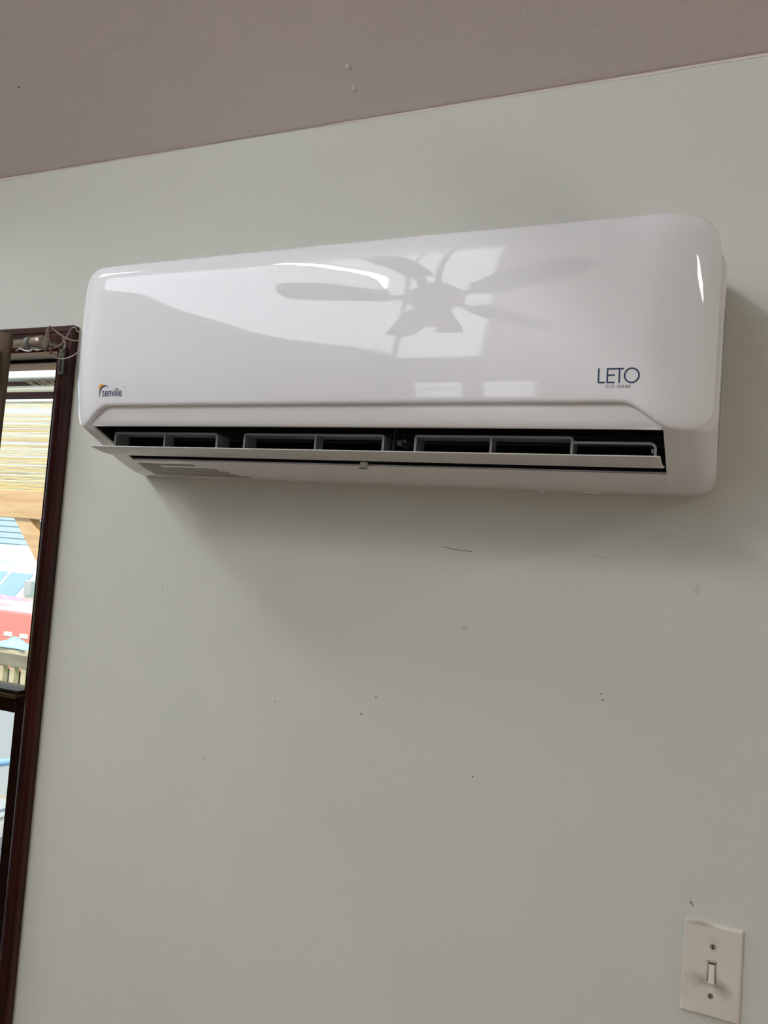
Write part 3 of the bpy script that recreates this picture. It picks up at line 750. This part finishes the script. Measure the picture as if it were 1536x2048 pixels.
# patio chair, blue tube frame and grey back
ch = empty('patio_chair')
tag(ch, 'pale blue tube-framed patio chair with grey back on the deck', 'chair')
M_blue = mat('pale_blue_tube', (.30, .52, .80), .35); M_gfab = mat('grey_sling', (.42, .43, .42), .8, bump=.4, bscale=300)
cx = -3.15; cy = 2.55
for s in (0, .5):
    bm = bmesh.new(); X = cx+s-.22
    tube(bm, spline([(X, cy-.25, .0), (X, cy-.24, .45), (X, cy-.22, .60), (X, cy-.10, .675), (X, cy+.15, .66), (X, cy+.28, .60)], 6), .016, 12); obj('arm', bm, M_blue, ch, smooth=True)
    bm = bmesh.new(); tube(bm, spline([(X, cy+.33, .0), (X, cy+.27, .40), (X, cy+.33, .80), (X, cy+.36, .92)], 6), .014, 12); obj('leg', bm, M_blue, ch, smooth=True)
obj('seat', boxes((cx-.21, cx+.27, cy-.22, cy+.28, .41, .43)), M_gfab, ch, bevel=.008)
bm = bmesh.new(); prism(bm, [(cy+.28, .44), (cy+.30, .44), (cy+.37, .90), (cy+.35, .90)], 'x', cx-.205, cx+.265); obj('backrest', bm, M_gfab, ch)
rebase(ch, (cx, cy, 0))

# red pickup parked side-on, white dashes along its side
GZ = -.6
M_redcar = mat('red_paint', (.78, .22, .19), .3, coat=.5); M_tyre = mat('tyre', (.03, .03, .03), .8); M_dash = mat('white_decal', (.9, .9, .88), .4); M_cglass = mat('car_glass', (.22, .36, .50), .08)
pk = empty('pickup_truck')
tag(pk, 'red pickup truck parked beyond the railing with white dashes on its side', 'truck')
PX, PYY = -10.3, 7.9
bm = bmesh.new(); prism(bm, [(PX-3.1, GZ+.38), (PX+2.2, GZ+.38), (PX+2.2, GZ+1.12), (PX+1.9, GZ+1.17), (PX-2.0, GZ+1.17), (PX-3.05, GZ+1.08)], 'y', PYY, PYY+1.75)
obj('body', bm, M_redcar, pk, bevel=.04)
bm = bmesh.new(); prism(bm, [(PX-2.1, GZ+1.15), (PX-.55, GZ+1.15), (PX-.65, GZ+1.72), (PX-1.55, GZ+1.75)], 'y', PYY+.12, PYY+1.63); obj('cab', bm, M_redcar, pk, bevel=.05)
bm = bmesh.new(); prism(bm, [(PX-1.85, GZ+1.25), (PX-.70, GZ+1.25), (PX-.76, GZ+1.64), (PX-1.52, GZ+1.66)], 'y', PYY+.11, PYY+.13); obj('side_window', bm, M_cglass, pk)
for x in (-2.35, 1.25):
    for y in (PYY+.02, PYY+1.5):
        bm = bmesh.new(); tube(bm, [(PX+x, y-.02, GZ+.37), (PX+x, y, GZ+.37), (PX+x, y+.22, GZ+.37), (PX+x, y+.24, GZ+.37)], [.33, .37, .37, .33], 28); obj('wheel', bm, M_tyre, pk)
x = PX-2.9
while x < PX+2:
    obj('dash', boxes((x, x+.145, PYY-.006, PYY+.004, GZ+.835, GZ+.890)), M_dash, pk); x += .29
obj('marker_lamp', boxes((-8.66, -8.54, PYY-.02, PYY+.004, GZ+.715, GZ+.775)), mat('amber', (.80, .75, .35), .4), pk)
rebase(pk, (PX, PYY+.9, GZ))
# white van behind it, facing the house
van = empty('white_van')
van.name = 'van'
tag(van, 'white van with blue windshield parked behind the red pickup', 'van')
M_van = mat('van_white', (.90, .92, .92), .25, coat=.5); VX, VY = -12.85, 10.1
bm = bmesh.new(); prism(bm, [(VY, GZ+.35), (VY, GZ+.72), (VY+.10, GZ+.88), (VY+.75, GZ+1.0), (VY+1.15, GZ+1.42), (VY+1.5, GZ+1.92), (VY+5.0, GZ+1.92), (VY+5.0, GZ+.35)], 'x', VX-1.0, VX+1.05)
obj('body', bm, M_van, van, bevel=.06)
bm = bmesh.new(); prism(bm, [(VY+.735, GZ+1.02), (VY+1.125, GZ+1.43), (VY+1.16, GZ+1.41), (VY+.77, GZ+1.0)], 'x', VX-.88, VX+.86); obj('windshield', bm, mat('blue_windshield', (.26, .40, .60), .1), van)
bm = bmesh.new(); prism(bm, [(VY+.70, GZ+1.0), (VY+1.11, GZ+1.44), (VY+1.15, GZ+1.42), (VY+.74, GZ+1.0)], 'x', VX+.28, VX+.32); obj('wiper_post', bm, M_van, van)
obj('mirror', boxes((VX+1.06, VX+1.24, VY+.75, VY+.85, GZ+1.05, GZ+1.34)), mat('mirror_grey', (.5, .54, .54), .3), van, bevel=.02)
obj('grille', boxes((VX-.55, VX+.6, VY-.02, VY+.02, GZ+.66, GZ+.84)), mat('grille_grey', (.42, .46, .47), .5), van, bevel=.01)
obj('headlamp', boxes((VX-.9, VX-.6, VY-.01, VY+.05, GZ+.62, GZ+.84)), M_shade, van, bevel=.02)
obj('headlamp', boxes((VX+.65, VX+.95, VY-.01, VY+.05, GZ+.62, GZ+.84)), M_shade, van, bevel=.02)
obj('bumper', boxes((VX-1.02, VX+1.07, VY-.08, VY+.06, GZ+.30, GZ+.60)), M_van, van, bevel=.03)
for xx in (VX-.95, VX+.75):
    for yy in (.9, 4.1):
        bm = bmesh.new(); tube(bm, [(xx-.02, VY+yy, GZ+.36), (xx+.22, VY+yy, GZ+.36)], .36, 26); obj('wheel', bm, M_tyre, van)
# lettering across the front of the roof: too blown out to read, only letter-like strokes remain
bm = bmesh.new(); M_lt = mat('roof_lettering', (.45, .52, .50), .6); ra = random.Random(5)
sl_y = lambda zz: VY+1.15+.35*(zz-(GZ+1.42))/.50
for k in range(9):
    x = VX-.55+.085*k; h = .09 if k % 3 == 0 else .06; z0 = GZ+1.56+(.02 if k % 3 else 0)
    for q in range(2):
        xx = x+q*.032; a_, b2 = sl_y(z0)-.012, sl_y(z0+h)-.012
        v = [bm.verts.new(p) for p in ((xx, a_, z0), (xx+.018, a_, z0), (xx+.018, b2, z0+h), (xx, b2, z0+h))]; bm.faces.new(v)
tag(obj('lettering', bm, M_lt, van, recalc=False))
rebase(van, (VX, VY+2.5, GZ))
# neighbour house, pale blue clapboards laid one by one
hs = empty('neighbour_house'); hs.name = 'house'
tag(hs, 'pale blue clapboard house behind the parked vehicles', 'house')
obj('wall', boxes((-26, -11, 17.1, 21, GZ, 3.4)), mat('sheathing', (.5, .6, .7), .8), hs)
me = None; zz = GZ+.1; M_sid = mat('blue_siding', (.47, .54, .68), .6, var=.06, vscale=3)
bm = bmesh.new(); prism(bm, [(0, 0), (0, .19), (-.012, .19), (-.04, 0)], 'x', -26, -11); bmesh.ops.recalc_face_normals(bm, faces=bm.faces); me = bpy.data.meshes.new('clapboard'); bm.to_mesh(me); bm.free(); me.materials.append(M_sid)
while zz < 3.2:
    o = bpy.data.objects.new('clapboard', me); C.objects.link(o); o.parent = hs; o.location = (0, 17.095, zz); zz += .17
bm = bmesh.new(); prism(bm, [(16.6, 3.3), (21.5, 3.3), (19, 5.2)], 'x', -26.4, -10.6); obj('roof', bm, mat('shingle_grey', (.2, .2, .21), .9, var=.2, vscale=20), hs)
# roof fascia of the van's neighbour: low hedge
